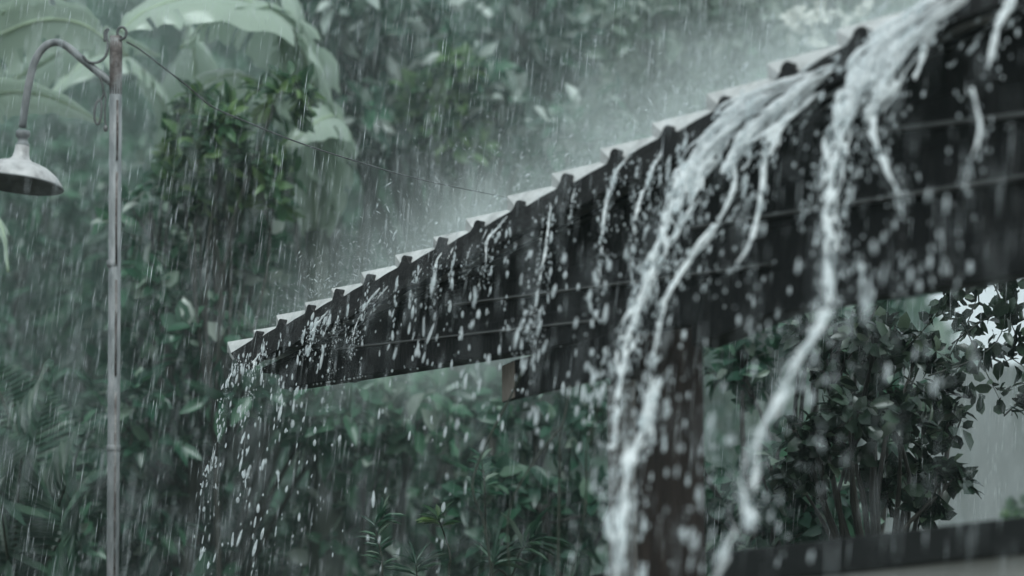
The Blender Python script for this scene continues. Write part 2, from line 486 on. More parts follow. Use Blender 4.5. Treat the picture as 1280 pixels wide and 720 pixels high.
# sprays of round leaves against the sky
sprays = [[(1150, 520), (1190, 440), (1215, 390), (1225, 352)], [(1160, 470), (1215, 450), (1250, 420), (1262, 360)],
          [(1180, 460), (1240, 440), (1275, 455), (1300, 480)], [(1150, 500), (1180, 480), (1205, 455), (1265, 440)],
          [(1190, 430), (1230, 400), (1270, 385), (1300, 375)], [(1140, 560), (1170, 590), (1200, 600)], [(1120, 540), (1160, 560), (1187, 545)],
          [(1130, 600), (1150, 640), (1165, 640)], [(1255, 520), (1275, 500), (1290, 480)], [(1200, 360), (1230, 350), (1290, 360)],
          [(1130, 470), (1170, 500), (1195, 520)], [(1170, 380), (1200, 400), (1235, 470), (1250, 500)], [(1150, 440), (1200, 480), (1225, 500)], [(1240, 350), (1262, 400), (1275, 430)], [(1100, 470), (1165, 400), (1185, 365)]]
for s in sprays:
    mb = MB(); cs = []; ax = []
    d = random.uniform(7.9, 8.5)
    path = smooth_path([P(x, y, d + random.uniform(-.05, .05)) for x, y in s], 14)
    mb.tube(path, [0.004 - 0.0002 * i for i in range(14)], 5)
    for i in range(2, 14):
        for q in range(random.choice((2, 3, 3))):
            cs.append(list(path[i])); ax.append([random.gauss(0, .8), random.gauss(-.3, .5), random.gauss(0.1, .7)])
    X, Y, Z, pos, sc = rosette_leaves(np.array(cs), np.array(ax), 1, 0.068, 0.52)
    v, f, l = stamp(LEAF_ROUND[0], LEAF_ROUND[1], X, Y, Z, pos, sc)
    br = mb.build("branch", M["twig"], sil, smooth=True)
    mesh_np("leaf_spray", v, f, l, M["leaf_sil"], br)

# grey rendered wall beyond the opening and a green tuft before it
mb = MB()
a = P(1075, 462, 14.3); b = P(1700, 440, 13.8)
w = [Vector((a.x, a.y, 0)), Vector((b.x, b.y, 0)), Vector((b.x, b.y, b.z)), Vector((a.x, a.y, a.z))]
mb.prism(w, [p + Vector((0, .25, 0)) for p in w])
tag(mb.build("garden_wall", M["bgwall"], bevel=0.01), "plain grey rendered wall beyond the opening at the right", "wall")
tree("yellow_green_shrub", ground_under(1275, 12.5), px_clumps(4, 1272, 1330, 632, 660, 12.2, 12.8, 0.06, 0.1), 14, 7, 0.08, M["leaf_yel"],
     "low bright green tuft before the grey wall at the right edge", "shrub", 0.02)

# ------------------------------------------------------------------ banana plants
def blade(name, ctrl, width, roll, parent, mat, tatter=0.25, sag=0.25, seg=46):
    """big banana leaf: midrib through ctrl points, two lamina sheets with torn edges"""
    path = smooth_path(ctrl, seg)
    vs = []; fs = []
    roll = R(roll)
    phase = random.uniform(0, 6)
    cuts = set(random.sample(range(6, seg - 4), 6))
    for side in (-1, 1):
        o = len(vs)
        for i, p in enumerate(path):
            u = i / (seg - 1)
            d = (path[min(i + 1, seg - 1)] - path[max(i - 1, 0)]).normalized()
            lat = d.cross(Vector((0, 0, 1)))
            if lat.length < 0.15: lat = d.cross(Vector((0, 1, 0)))
            lat.normalize()
            nn = lat.cross(d)
            lat2 = lat * math.cos(roll) + nn * math.sin(roll)
            n2 = lat2.cross(d)
            wv = width * (math.sin(math.pi * min(1, u * 0.97 + 0.03) ** 0.75)) ** 0.65
            for k in range(5):
                q = k / 4
                rip = 0.05 * width * math.sin(u * 40 + phase + side) * q
                w_ = wv * q * (1 - tatter * 0.25 * (1 + math.sin(u * 61 + phase)) * (q > .9))
                vs.append(p + lat2 * side * w_ + n2 * (0.18 * wv * q * (1 - q) * 2 + rip) - Vector((0, 0, sag * wv * q * q)))
        for i in range(seg - 1):
            for k in range(4):
                if i in cuts and k >= 2: continue
                a = o + i * 5 + k
                fs.append((a, a + 1, a + 6, a + 5))
    mb = MB(); mb.add(vs, fs)
    lf = mb.build(name, mat, parent, smooth=True)
    rb = MB(); rb.tube(path, [0.015 * (1 - 0.75 * i / (seg - 1)) + 0.003 for i in range(seg)], 7)
    rb.build("midrib", M["midrib"], lf, smooth=True)
    return lf

def banana(px, d, topy, leaves, label):
    top = P(px, topy, d)
    base = Vector((top.x + 0.1, top.y, 0))
    e = empty("banana_plant", base, label, "banana plant", "banana plants at the upper left")
    mb = MB()
    mb.tube(smooth_path([base, base.lerp(top, .5) + Vector((.04, 0, 0)), top], 10), [0.13 - 0.007 * i for i in range(10)], 14)
    mb.build("stem", M["banana_rib"], e, smooth=True)
    for (pts, w, roll, sag) in leaves:
        ctrl = [top] + [P(x, y, dd) for x, y, dd in pts]
        o = blade("leaf", ctrl, w, roll, e, M["banana"], sag=sag)
    return e

banana(395, 11.4, 290, [
    ([(400, 150, 11.3), (360, 30, 11.0), (270, -5, 10.7), (190, 10, 10.5), (150, 40, 10.4)], 0.25, 40, 0.30),
    ([(392, 120, 11.3), (372, 20, 11.2), (335, -50, 11.0), (290, -90, 10.8)], 0.3, 60, 0.15),
    ([(385, 170, 11.4), (345, 120, 11.2), (300, 95, 11.0), (255, 105, 10.8), (215, 150, 10.7)], 0.17, 40, 0.3),
    ([(385, 90, 11.3), (330, 20, 11.0), (270, 20, 10.7), (225, 60, 10.5)], 0.21, -25, 0.45),
    ([(415, 200, 11.4), (425, 150, 11.2), (400, 150, 10.9), (355, 185, 10.7)], 0.17, 55, 0.2),
    ([(400, 220, 11.4), (380, 130, 11.3), (350, 60, 11.2), (345, -20, 11.1)], 0.22, 80, 0.05),
    ], "banana plant with pale drooping leaves behind the top of the cable")
banana(-80, 11.0, 300, [
    ([(-60, 190, 11.0), (-20, 125, 10.8), (50, 118, 10.6), (128, 152, 10.4)], 0.15, 45, 0.2),
    ([(-60, 120, 11.0), (0, 20, 10.8), (60, -15, 10.7)], 0.26, 45, 0.2),
    ([(-60, 230, 10.6), (-30, 240, 10.2), (0, 280, 9.9), (10, 340, 9.8)], 0.12, 35, 0.2),
    ([(-60, 100, 10.9), (20, 35, 10.7), (95, 28, 10.6), (160, 70, 10.5)], 0.2, 60, 0.2),
    ([(-40, 150, 11.4), (60, 75, 11.5), (130, 45, 11.6), (200, 70, 11.6)], 0.15, 30, 0.3),
    ], "banana plant reaching pale leaves in behind the lamp arm from the left edge")
banana(235, 12.4, 330, [
    ([(230, 200, 12.4), (180, 90, 12.2), (120, 70, 12.0), (60, 120, 11.8)], 0.24, 30, 0.3),
    ([(240, 180, 12.4), (240, 50, 12.3), (190, -20, 12.2), (100, -30, 12)], 0.28, 35, 0.3),
    ([(250, 220, 12.4), (290, 120, 12.3), (340, 130, 12.2), (400, 200, 12.0)], 0.24, 30, 0.4),
    ], "farther banana plant behind the lamp pole and cable")

# ------------------------------------------------------------------ fern at lower left
def frond(ctrl, parent, n=26, plen=0.32, mat=None):
    path = smooth_path(ctrl, n)
    mb = MB(); mb.tube(path, [0.010 * (1 - .7 * i / (n - 1)) for i in range(n)], 6)
    X = []; Z = []; pos = []; sc = []
    for i in range(2, n):
        u = i / (n - 1)
        d = (path[min(i + 1, n - 1)] - path[i - 1]).normalized()
        lat = d.cross(Vector((0, -0.75, 0.65))).normalized()
        ln = plen * (math.sin(math.pi * min(1, .18 + .82 * u)) ** .7 + .08)
        for s in (-1, 1):
            x = (lat * s + d * .35 + Vector((0, 0, -0.15))).normalized()
            z = Vector((random.gauss(0, .15), -0.7, 0.7)); z = (z - x * z.dot(x)).normalized()
            X.append(x); Z.append(z); pos.append(path[i]); sc.append((ln, 0.05, ln * .3))
    X = np.array(X); Z = np.array(Z); Y = np.cross(Z, X)
    fr = mb.build("frond", M["twig"], parent, smooth=True)
    v, f, l = stamp(LEAF[0], LEAF[1], X, Y, Z, np.array(pos), np.array(sc))
    mesh_np("leaflets", v, f, l, M["fern"], fr)

fb = P(20, 760, 9.90)
fe = empty("tree_fern", (fb.x, fb.y, 0), "large soft fern with layered fronds at the lower left corner", "fern")
mb = MB(); mb.tube([(fb.x, fb.y, 0), (fb.x + .02, fb.y, .6), (fb.x, fb.y, fb.z)], [0.09, 0.08, 0.07], 10)
mb.build("trunk", M["bark"], fe, smooth=True)
for pts in ([(20, 660, 9.80), (30, 560, 9.60), (62, 455, 9.30)], [(-20, 650, 9.90), (-40, 560, 9.70), (-60, 480, 9.50)],
            [(50, 690, 9.80), (85, 600, 9.60), (100, 540, 9.40)], [(10, 700, 9.60), (0, 620, 9.40), (-10, 540, 9.10)],
            [(30, 600, 10.00), (10, 520, 10.10), (-15, 450, 10.20)], [(60, 700, 9.6), (95, 640, 9.4), (112, 600, 9.2)]):
    frond([fb] + [P(x, y, d) for x, y, d in pts], fe, 36, 0.32)

# ------------------------------------------------------------------ lamp on its pole
DL = 7.5
def lp(px, py, dd=0.0): return P(px, py, DL + dd)
top = lp(145, 48); low = lp(141, 720)
k = (top.z - 0.0) / (top.z - low.z)
base = top + (low - top) * k
lamp = empty("lamp_post", base, "weathered steel lamp post with a curved arm and bell shade", "lamp post")
mb = MB(); mb.tube([base, top], 0.0235, 16)
for yy in (330, 560):
    c = lp(142, yy); mb.lathe(c, [(0.0237, -.012), (0.026, -.01), (0.026, .01), (0.0237, .012)], 16)
pole = mb.build("pole", M["galv"], lamp, smooth=True)
mb = MB()                                       # rusty seam strip and rusty cap sleeve on the pole
for (y0, y1) in ((125, 200), (215, 330), (350, 470), (490, 720)):
    a = lp(147.0 - (y0 - 48) * .006, y0, -0.021); b = lp(147.0 - (y1 - 48) * .006, y1, -0.021)
    mb.tube([a, a.lerp(b, .5) + Vector((random.uniform(-.002, .002), 0, 0)), b], 0.0045, 6)
mb.build("seam", M["rust"], pole, smooth=True)
mb = MB(); mb.tube([lp(145, 45), lp(144.9, 70), lp(144.6, 95), lp(144.6, 118)], [.0235, .0245, .0242, .0236], 14)
mb.build("cap_sleeve", M["rust"], pole, smooth=True)
arm_px = [(140, 104), (122, 90), (100, 72), (82, 57), (68, 53), (54, 60), (43, 78), (36, 105), (31, 135), (28, 160)]
mb = MB(); mb.tube(smooth_path([lp(x, y) for x, y in arm_px], 40), 0.0145, 12)
arm = mb.build("arm", M["galv"], lamp, smooth=True)
mb = MB()
def iron(pts, r=0.0055, n=30): mb.tube(smooth_path([lp(x, y, -0.012) for x, y in pts], n), r, 8)
iron([(104, 70), (110, 77), (122, 78), (132, 70), (135, 56), (133, 42), (136, 36), (131, 40), (131, 52)])
mb.build("scroll", M["iron"], lamp, smooth=True)
mb = MB()
iron([(147, 58), (150, 50), (156, 47), (158, 40), (154, 34), (148, 36), (147, 43), (151, 46)])
mb.build("scroll", M["iron"], lamp, smooth=True)
mb = MB()
iron([(124, 96), (128, 105), (129, 118), (126, 126)], 0.004)
iron([(126, 125), (121, 128), (118, 140), (119, 152), (123, 155), (126, 146), (127, 132), (125, 125)], 0.0048)
iron([(129, 112), (132, 122), (131, 140), (132, 158)], 0.0035)
mb.lathe(lp(132, 160, -.012), [(0.0, .014), (0.008, .006), (0.01, -.002), (0.007, -.012), (0, -.015)], 12)
mb.build("hanging_ring", M["iron"], lamp, smooth=True)
# shade
sc0 = lp(29, 165)
px2m = DL / FPX
mb = MB()
prof = [(0.0, 0.0), (0.024, 0.0), (0.027, -.008), (0.027, -.022), (0.018, -.028), (0.020, -.045), (0.026, -.052), (0.026, -.060)]
mb.lathe(sc0 + Vector((0, 0, .004)), prof, 28)
tilt = (0.10, 0.0, 1.0)
bell = [(0.026, 0.0), (0.028, -.025), (0.033, -.046), (0.046, -.058), (0.076, -.067), (0.108, -.080), (0.138, -.101), (0.160, -.125), (0.170, -.141), (0.171, -.146)]
mb2 = MB(); mb2.lathe(sc0 + Vector((0, 0, -.055)), bell, 48, tilt)
shade = mb2.build("lamp_shade", M["shade"], lamp, smooth=True)
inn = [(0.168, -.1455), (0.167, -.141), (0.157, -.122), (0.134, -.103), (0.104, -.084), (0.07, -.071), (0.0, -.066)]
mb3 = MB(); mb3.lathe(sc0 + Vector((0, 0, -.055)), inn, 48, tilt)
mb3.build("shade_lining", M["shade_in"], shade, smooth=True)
mb4 = MB(); mb4.lathe(sc0 + Vector((0, 0, -.055)), [(0.168, -.1455), (0.170, -.150), (0.1735, -.150), (0.1745, -.145), (0.171, -.143)], 48, tilt)
mb4.build("rim", M["iron"], shade, smooth=True)
mb.build("collar", M["galv"], shade, smooth=True)

# cable from the pole to the roof
mb = MB()
cp = [P(158, 52, 7.48), P(175, 62, 7.5), P(205, 85, 7.6), P(235, 108, 7.7), P(265, 133, 7.8), P(310, 153, 7.9), P(370, 177, 8.1), P(440, 200, 8.3), P(520, 223, 8.6), P(620, 244, 9.0), P(720, 262, 9.4)]
mb.tube(smooth_path(cp, 60), 0.0032, 7)
tag(mb.build("cable", M["wire"], smooth=True), "thin black cable sagging from the pole top towards the roof", "cable")

# ------------------------------------------------------------------ the pavilion: gable, stepped tiled roof, post, beams
pav_base = wall(2.2, 0, 0)
pav = empty("garden_pavilion", pav_base, "dark timber garden pavilion with a stepped tile roof shedding rainwater", "pavilion")
TR, ZR = tz(1600, 0)[0], 0
zb = 0.5 * (tz(358, 487)[1] + tz(1280, 345)[1])      # underside of the tie beam
tL = tz(358, 487)[0]
r0 = tz(297, 441, .14); r1 = tz(1192, 0, .14)
slope = (r1[1] - r0[1]) / (r1[0] - r0[0])
def zr(t): return r0[1] + slope * (t - r0[0])
print("PAV", "zb", tz(358, 487)[1], tz(1280, 345)[1], "rake", r0, r1, slope, "TR", TR)
TEND = TR

def slab(poly, o0, o1):
    mb.prism([wall(t, z, o0) for t, z in poly], [wall(t, z, o1) for t, z in poly])

# roof tiles, one mesh: each course steps over the one below; the verge edge of a tile is cut along the rake
crest_px = [297, 329, 359, 395, 430, 469, 513, 559, 604, 656, 713, 776, 842, 912, 991, 1082, 1196, 1330, 1480]
cts = []
for x in crest_px:
    y = 441 + (x - 297) * (0 - 441) / (1192 - 297)
    cts.append(tz(x, y, .14)[0])
cts.append(cts[-1] + .35)
mb = MB()
for i in range(len(cts) - 1):
    t0 = cts[i] + random.uniform(-.006, .006); tn = cts[i + 1]; t1 = tn + 0.05
    ln_ = tn - cts[i]
    k_ = min(1.5, ln_ / .17)
    zt = zr(t0) + 0.012 + 0.044 * k_ + random.uniform(-.004, .004)
    th = 0.045 * k_
    K = 7
    us = [0, .10, .2, .4, .65, .9, (t1 - t0) / ln_]
    offs = [.172, .158, .145, .132, .09, .04, -.08, -.18, -.28, -.38, -.50]
    m = len(offs)
    top = []
    for u in us:
        t = t0 + ln_ * u
        lip = zt - (zr(t) - 0.006)                 # how far the verge edge drops below the tile's back
        lip = max(.004, lip) 
        row = []
        for of in offs:
            q = min(1, max(0, (of - .132) / .040))
            dz = -lip * q - (0.010 * (0.5 - 0.5 * math.cos(of * 40)) if of < .02 else 0)
            bow = 0.014 * math.sin(q * 3.1)
            row.append(wall(t - (1 - q) * (.055 * k_ + .03) * max(0, 1 - u), zt + dz - .004 * u, of))
        top.append(row)
    vs = [p for r_ in top for p in r_]
    for r_ in top:
        for j, p in enumerate(r_):
            vs.append(p - Vector((0, 0, th * (.55 if j < 3 else 1))) - WN * (.006 if j == 0 else 0))
    fs = []; H = K * m
    for k in range(K - 1):
        for j in range(m - 1):
            a = k * m + j
            fs.append((a, a + 1, a + m + 1, a + m)); fs.append((H + a, H + a + m, H + a + m + 1, H + a + 1))
    for j in range(m - 1):
        fs.append((j, H + j, H + j + 1, j + 1)); a = (K - 1) * m + j
        fs.append((a, a + 1, H + a + 1, H + a))
    for k in range(K - 1):
        a = k * m
        fs.append((a, a + m, H + a + m, H + a)); a = k * m + m - 1
        fs.append((a, H + a, H + a + m, a + m))
    mb.add(vs, fs)
roof = mb.build("roof", M["tile"], pav, smooth=False)
# barge board under the tiles with scalloped lower edge
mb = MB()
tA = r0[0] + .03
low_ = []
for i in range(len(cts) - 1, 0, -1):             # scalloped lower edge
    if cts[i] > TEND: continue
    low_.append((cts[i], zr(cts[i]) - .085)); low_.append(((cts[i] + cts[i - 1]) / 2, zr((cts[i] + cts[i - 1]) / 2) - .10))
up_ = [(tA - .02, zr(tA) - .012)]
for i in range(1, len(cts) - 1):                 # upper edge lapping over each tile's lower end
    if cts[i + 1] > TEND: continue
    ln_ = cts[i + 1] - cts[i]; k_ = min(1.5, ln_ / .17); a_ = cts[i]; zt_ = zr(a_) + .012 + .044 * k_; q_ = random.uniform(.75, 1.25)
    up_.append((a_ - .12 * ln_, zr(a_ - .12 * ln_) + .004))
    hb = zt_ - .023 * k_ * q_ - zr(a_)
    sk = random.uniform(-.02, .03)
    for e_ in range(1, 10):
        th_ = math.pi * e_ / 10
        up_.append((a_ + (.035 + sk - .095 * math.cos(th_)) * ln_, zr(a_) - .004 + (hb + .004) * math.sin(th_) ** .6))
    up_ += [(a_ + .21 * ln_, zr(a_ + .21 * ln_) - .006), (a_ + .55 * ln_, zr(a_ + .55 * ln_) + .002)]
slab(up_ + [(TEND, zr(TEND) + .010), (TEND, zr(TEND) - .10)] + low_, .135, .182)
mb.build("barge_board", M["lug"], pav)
# rafters/soffit sheet
mb = MB()
slab([(tA, zr(tA) - .085), (tA, zr(tA) - .07), (TEND, zr(TEND) - .07), (TEND, zr(TEND) - .085)], -.48, .044)
mb.build("soffit", M["board"], pav)
# gable cladding: lapped boards
mb = MB()
zrow = zb + .13
def tatz(z):  # t where the rake (minus clearance) is at height z
    return r0[0] + (z + .09 - r0[1]) / slope
step = .155
zc = zrow
ri = 0
while zc < zr(TEND) - .1:
    z1 = zc + step
    a0 = max(tL + .02, tatz(zc)); a1 = max(tL + .02, tatz(z1))
    if a0 < TEND - .05:
        lo = [wall(a0, zc, .018), wall(TEND, zc, .018), wall(TEND, z1, .012), wall(min(a1, TEND), z1, .012)]
        hi = [p - WN * .04 for p in lo]
        mb.prism(lo, hi)
    zc = z1; ri += 1
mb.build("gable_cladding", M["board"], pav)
# tie beam
mb = MB()
slab([(tL, zb), (TEND, zb), (TEND, zb + .13), (tL - .012, zb + .13)], -.06, .036)
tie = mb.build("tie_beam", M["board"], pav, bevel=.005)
# ledges (thin battens) where the photograph shows pale lines
def ledge(pxa, pya, pxb, pyb, h=.011, o1=.056):
    a = tz(pxa, pya, .04); b = tz(pxb, pyb, .04)
    mb.prism([wall(a[0], a[1], .02), wall(b[0], b[1], .02), wall(b[0], b[1] + h, .02), wall(a[0], a[1] + h, .02)],
             [wall(a[0], a[1], o1), wall(b[0], b[1], o1), wall(b[0], b[1] + h * .7, o1), wall(a[0], a[1] + h * .7, o1)])
for args in ((330, 446, 405, 433, .022), (425, 437, 760, 400, .009), (560, 383, 960, 332, .009), (860, 287, 1560, 180, .012), (1050, 172, 1600, 108, .016)):
    mb = MB(); ledge(*args); mb.build("batten", M["batten"], pav)
# projecting beam with pale sawn end, set across the corner; post below it
def plan(px, py, d):
    p = P(px, py, d); return Vector((p.x, p.y, 0))
zb2 = P(645, 498, 7.55).z
q0 = plan(645, 480, 7.55); q1 = plan(628, 480, 7.72); q2 = plan(800, 480, 6.72)
q3 = q1 + (q2 - q0)
def vprism(qs, z0, z1):
    mb.prism([q + Vector((0, 0, z0)) for q in qs], [q + Vector((0, 0, z1)) for q in qs])
mb = MB(); vprism([q0, q2, q3, q1], zb2, zb - .003)
beam = mb.build("projecting_beam", M["board"], pav, bevel=.004)
nn = (q0 - q1).cross(Vector((0, 0, 1))).normalized()
if nn.dot(CAM - q0) < 0: nn = -nn
mb = MB(); g0 = q0.lerp(q1, .06); g1 = q0.lerp(q1, .94)
vprism([g0 + nn * .001, g0 + nn * .005, g1 + nn * .005, g1 + nn * .001], zb2 + .004, zb - .008)
mb.build("sawn_end", M["endgrain"], beam)
p0 = plan(797, 560, 6.88); p1 = plan(763, 560, 7.06); p2 = plan(881, 560, 6.66); p3 = p1 + (p2 - p0)
mb = MB(); vprism([p0, p2, p3, p1], 0, zb - .006)
post = mb.build("post", M["post"], pav, bevel=.006)
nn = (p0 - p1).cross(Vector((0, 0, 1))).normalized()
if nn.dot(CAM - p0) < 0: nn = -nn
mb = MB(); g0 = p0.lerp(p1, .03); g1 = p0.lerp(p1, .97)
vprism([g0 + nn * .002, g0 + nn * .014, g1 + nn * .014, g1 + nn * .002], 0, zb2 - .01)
mb.build("post_lit_face", M["lit_face"], post)  # added thin facing that carries the post's painted lit side
pR = tz(881, 560, .08)[0]; l2 = (p1 - ORG).dot(WT)
# bracket between post and beam
mb = MB()
b1 = tz(880, 426, .08); b2 = tz(974, 390, .08)
slab([(pR - .05, b1[1] - .01), (pR + .003, b1[1]), (b2[0], zb - .004), (pR - .05, zb - .004)], -.04, .08)
mb.build("bracket", M["board"], pav)
# right-hand jamb out of view and rear posts, so that the pavilion stands up
mb = MB(); slab([(TEND - .3, 0), (TEND, 0), (TEND, zb - .004), (TEND - .3, zb - .004)], -.24, .105)
mb.build("post", M["post"], pav, bevel=.008)
# sill rail and low wall below
mb = MB()
ra = tz(882, 692, .06); rb = tz(1280, 645, .06)
rs = (rb[1] - ra[1]) / (rb[0] - ra[0])
tq = TEND - .302
h = tz(1280, 645, .06)[1] - tz(1280, 691, .06)[1]
slab([(pR + .002, ra[1] - h), (tq, ra[1] + rs * (tq - ra[0]) - h), (tq, ra[1] + rs * (tq - ra[0])), (pR + .002, ra[1])], -.10, .06)
mb.build("sill_rail", M["rail"], pav, bevel=.006)
mb = MB()
slab([(pR + .002, 0), (tq, 0), (tq, ra[1] + rs * (tq - ra[0]) - h - .003), (pR + .002, ra[1] - h - .003)], -.08, .03)
mb.build("low_wall", M["plaster"], pav)
# small rail left of the post
mb = MB()
c1 = tz(722, 722, -.05)
slab([(c1[0], c1[1] - .08), (l2 - .003, c1[1] - .06), (l2 - .003, c1[1] + .018), (c1[0], c1[1])], -.16, -.04)
mb.build("sill_rail", M["rail"], pav, bevel=.006)

# ------------------------------------------------------------------ vines hanging below the beam
def vine(pts, d, r, label, leaves=0):
    mb = MB()
    path = smooth_path([P(x, y, d + random.uniform(-.03, .03)) for x, y in pts], 40)
    mb.tube(path, [r * (1 + .25 * math.sin(i * .9)) for i in range(40)], 6)
    o = mb.build("hanging_vine", M["twig"], None, smooth=True)
    tag(o, label, "vine", "bare vines hanging below the beam")
vine([(658, 452), (640, 492), (610, 550), (594, 590), (591, 615), (605, 655), (612, 700), (616, 740)], 7.15, .0042, "thick vine slanting down from the pale beam end")
vine([(712, 482), (706, 520), (700, 545), (699, 620), (697, 730)], 6.95, .0042, "straight vine hanging from the beam's underside mid way to the post")
vine([(700, 535), (672, 570), (645, 615), (635, 650), (636, 700), (640, 740)], 7.0, .0035, "thin branching vine leaning left below the beam")
vine([(736, 478), (748, 500), (741, 530), (733, 560), (733, 610), (728, 660), (708, 740)], 6.85, .003, "wiry vine with a loop nearest the brown post")
vine([(752, 455), (750, 480), (747, 520), (738, 555)], 6.86, .0024, "shortest wiry vine close to the beam's inner end")

# ------------------------------------------------------------------ foreground plants at the bottom centre
def spiky(base_px, d, stems, label, cat, name, leaf_len, leaf_w, mat, per=13):
    b = P(base_px, 760, d)
    e = empty(name, (b.x, b.y, 0), label, cat)
    mb = MB(); Xs = []; Zs = []; ps = []; ss = []
    for s in stems:
        path = smooth_path([Vector((b.x, b.y, 0)), b] + [P(x, y, d + random.uniform(-.05, .05)) for x, y in s], 26)
        mb.tube(path, [0.007 - .0002 * i for i in range(26)], 6)
        for i in range(26 - per, 26):
            dd = (path[min(i + 1, 25)] - path[i - 1]).normalized()
            for q in range(3):
                rn = Vector((random.gauss(0, 1), random.gauss(0, .6), random.gauss(0, .4)))
                sd = (rn - dd * rn.dot(dd)).normalized()
                up = .55 + .5 * (i - 26 + per) / per
                x = (sd + dd * up).normalized()
                z = Vector((0, -.5, 1)); z = (z - x * z.dot(x)).normalized()
                Xs.append(x); Zs.append(z); ps.append(path[i])
                ln = leaf_len * random.uniform(.7, 1.2)
                ss.append((ln, leaf_w, ln * .6))
    mb.build("stem", M["twig"], e, smooth=True)
    X = np.array(Xs); Z = np.array(Zs); Y = np.cross(Z, X)
    v, f, l = stamp(LEAF_LONG[0], LEAF_LONG[1], X, Y, Z, np.array(ps), np.array(ss))
    mesh_np("foliage", v, f, l, mat, e)
spiky(475, 7.9, [[(478, 720), (476, 690), (470, 660), (480, 645)]], "narrow leaved sprig standing up at the bottom edge left of centre", "sprig", "narrow_leaf_sprig", 0.085, 0.012, M["leaf_dark"], 14)
spiky(615, 7.5, [[(612, 700), (607, 660), (606, 610), (602, 575)]], "tall single stem with upright leaves at the bottom centre", "plant", "upright_plant", 0.085, 0.02, M["leaf_dark"], 7)
spiky(612, 7.6, [[(615, 715), (618, 700)], [(640, 720), (650, 690), (668, 675)]], "clump of long strap leaves at the bottom centre below the vines", "plant", "strap_leaf_plant", 0.16, 0.016, M["leaf_dark"], 6)
spiky(560, 8.0, [[(563, 700), (556, 670), (548, 648)]], "small seedling with light green leaves at the bottom centre", "plant", "seedling", 0.09, 0.028, M["leaf_yel"], 4)
spiky(520, 7.9, [[(522, 735), (520, 705)]], "low tuft of thin dark leaves beside the narrow leaved sprig", "plant", "grass_tuft", 0.13, 0.009, M["leaf_dark"], 5)

# ------------------------------------------------------------------ water
ICO = None
def ico():
    global ICO
    if ICO is None:
        bm = bmesh.new(); bmesh.ops.create_icosphere(bm, subdivisions=2, radius=1)
        bm.verts.ensure_lookup_table()
        ICO = ([tuple(v.co) for v in bm.verts], [tuple(x.index for x in f.verts) for f in bm.faces]); bm.free()
    return ICO

DG = None
def fuse(name, blobs, voxel, mat):
    """blobs: (centre, radius, axis vector, stretch) -> one fused watery surface"""
    iv, if_ = ico()
    n = len(blobs)
    pos = np.array([list(b[0]) for b in blobs]); r = np.array([b[1] for b in blobs])
    Z = nrm(np.array([list(b[2]) for b in blobs])); st = np.array([b[3] for b in blobs])
    X = nrm(np.cross(Z, np.array([0.3, 1, 0.2]))); Y = np.cross(Z, X)
    v, f, l = stamp(iv, if_, X, Y, Z, pos, np.stack([r, r, r * st], 1))
    o = mesh_np(name, v, f, l, mat)
    rm = o.modifiers.new("remesh", 'REMESH'); rm.mode = 'VOXEL'; rm.voxel_size = voxel
    sm = o.modifiers.new("smooth", 'SMOOTH'); sm.iterations = 5; sm.factor = 0.5
    dg = bpy.context.evaluated_depsgraph_get()
    me = bpy.data.meshes.new_from_object(o.evaluated_get(dg))
    old = o.data
    o.modifiers.clear(); o.data = me; me.name = name
    bpy.data.meshes.remove(old)
    me.polygons.foreach_set("use_smooth", [True] * len(me.polygons))
    if not me.materials: me.materials.append(mat)
    return o

loose = []     # droplets thrown off: (centre, radius, axis, stretch)
def strand(blobs, pts, r0_, r1_, off0, off1, jit=1.0, gap=0.0, lace=1, spill=0.15):
    """pixel polyline -> braid of thin ballistic threads of water from off0 to off1 metres before the wall"""
    n = len(pts)
    ctrl = [wpx(x, y, off0 + (off1 - off0) * (i / (n - 1)) ** 1.2) for i, (x, y) in enumerate(pts)]
    length = sum((ctrl[i + 1] - ctrl[i]).length for i in range(n - 1))
    nsub = 3 if lace == 1 else 8
    for q in range(nsub):
        f = .6 if q == 0 else random.uniform(.16, .42)
        ra, rb = r0_ * f, r1_ * f
        m = max(8, int(length / (0.7 * min(ra, rb))))
        path = smooth_path(ctrl, m)
        ph = [random.uniform(0, 6.28) for _ in range(9)]
        amp = 0.35 if q == 0 else 1.0
        lift = random.uniform(-1, 1)
        for i, p in enumerate(path):
            u = i / (m - 1); sL = length * u
            d = path[min(i + 1, m - 1)] - path[max(i - 1, 0)]
            r = (r0_ + (r1_ - r0_) * u)
            rt = ra + (rb - ra) * u
            wan = math.sin(sL * 7 + ph[0]) * .8 + math.sin(sL * 15 + ph[1]) * .5 + math.sin(sL * 33 + ph[2]) * .25
            way = math.sin(sL * 9 + ph[3]) * .7 + math.sin(sL * 21 + ph[4]) * .4
            side = (XV * wan + Vector((0, 1, 0)) * way * .8 + Vector((0, 0, .35)) * lift) * r * jit * amp * (2.2 if lace > 1 else 1.1)
            brk = math.sin(sL * 24 + ph[5]) + .7 * math.sin(sL * 57 + ph[6])
            if brk < -1.5 + 2.1 * gap * (.4 + u) + (.35 if q else 0):
                if random.random() < .3:
                    loose.append((p + side + Vector((random.gauss(0, r), random.gauss(0, r), 0)), rt * random.uniform(.35, .7), d, random.uniform(1.6, 3.2)))
                continue
            if lace == 1 and u > .6: rt *= max(.3, 1 - (u - .6) * 1.9)
            rr = rt * (1 + .2 * math.sin(sL * 31 + ph[7]) + .14 * math.sin(sL * 70 + ph[8])) * random.uniform(.92, 1.08)
            blobs.append((p + side, max(rr, .35 * rt), d, 3.2))
            if random.random() < spill * .16:
                k = random.uniform(1.3, 4.5)
                loose.append((p + side + Vector((random.gauss(0, k * r), random.gauss(0, k * r), random.gauss(0, k * r) - .03)), r * random.uniform(.14, .4), Vector((d.x * .5, d.y * .5, d.z)), random.uniform(1.6, 3.6)))

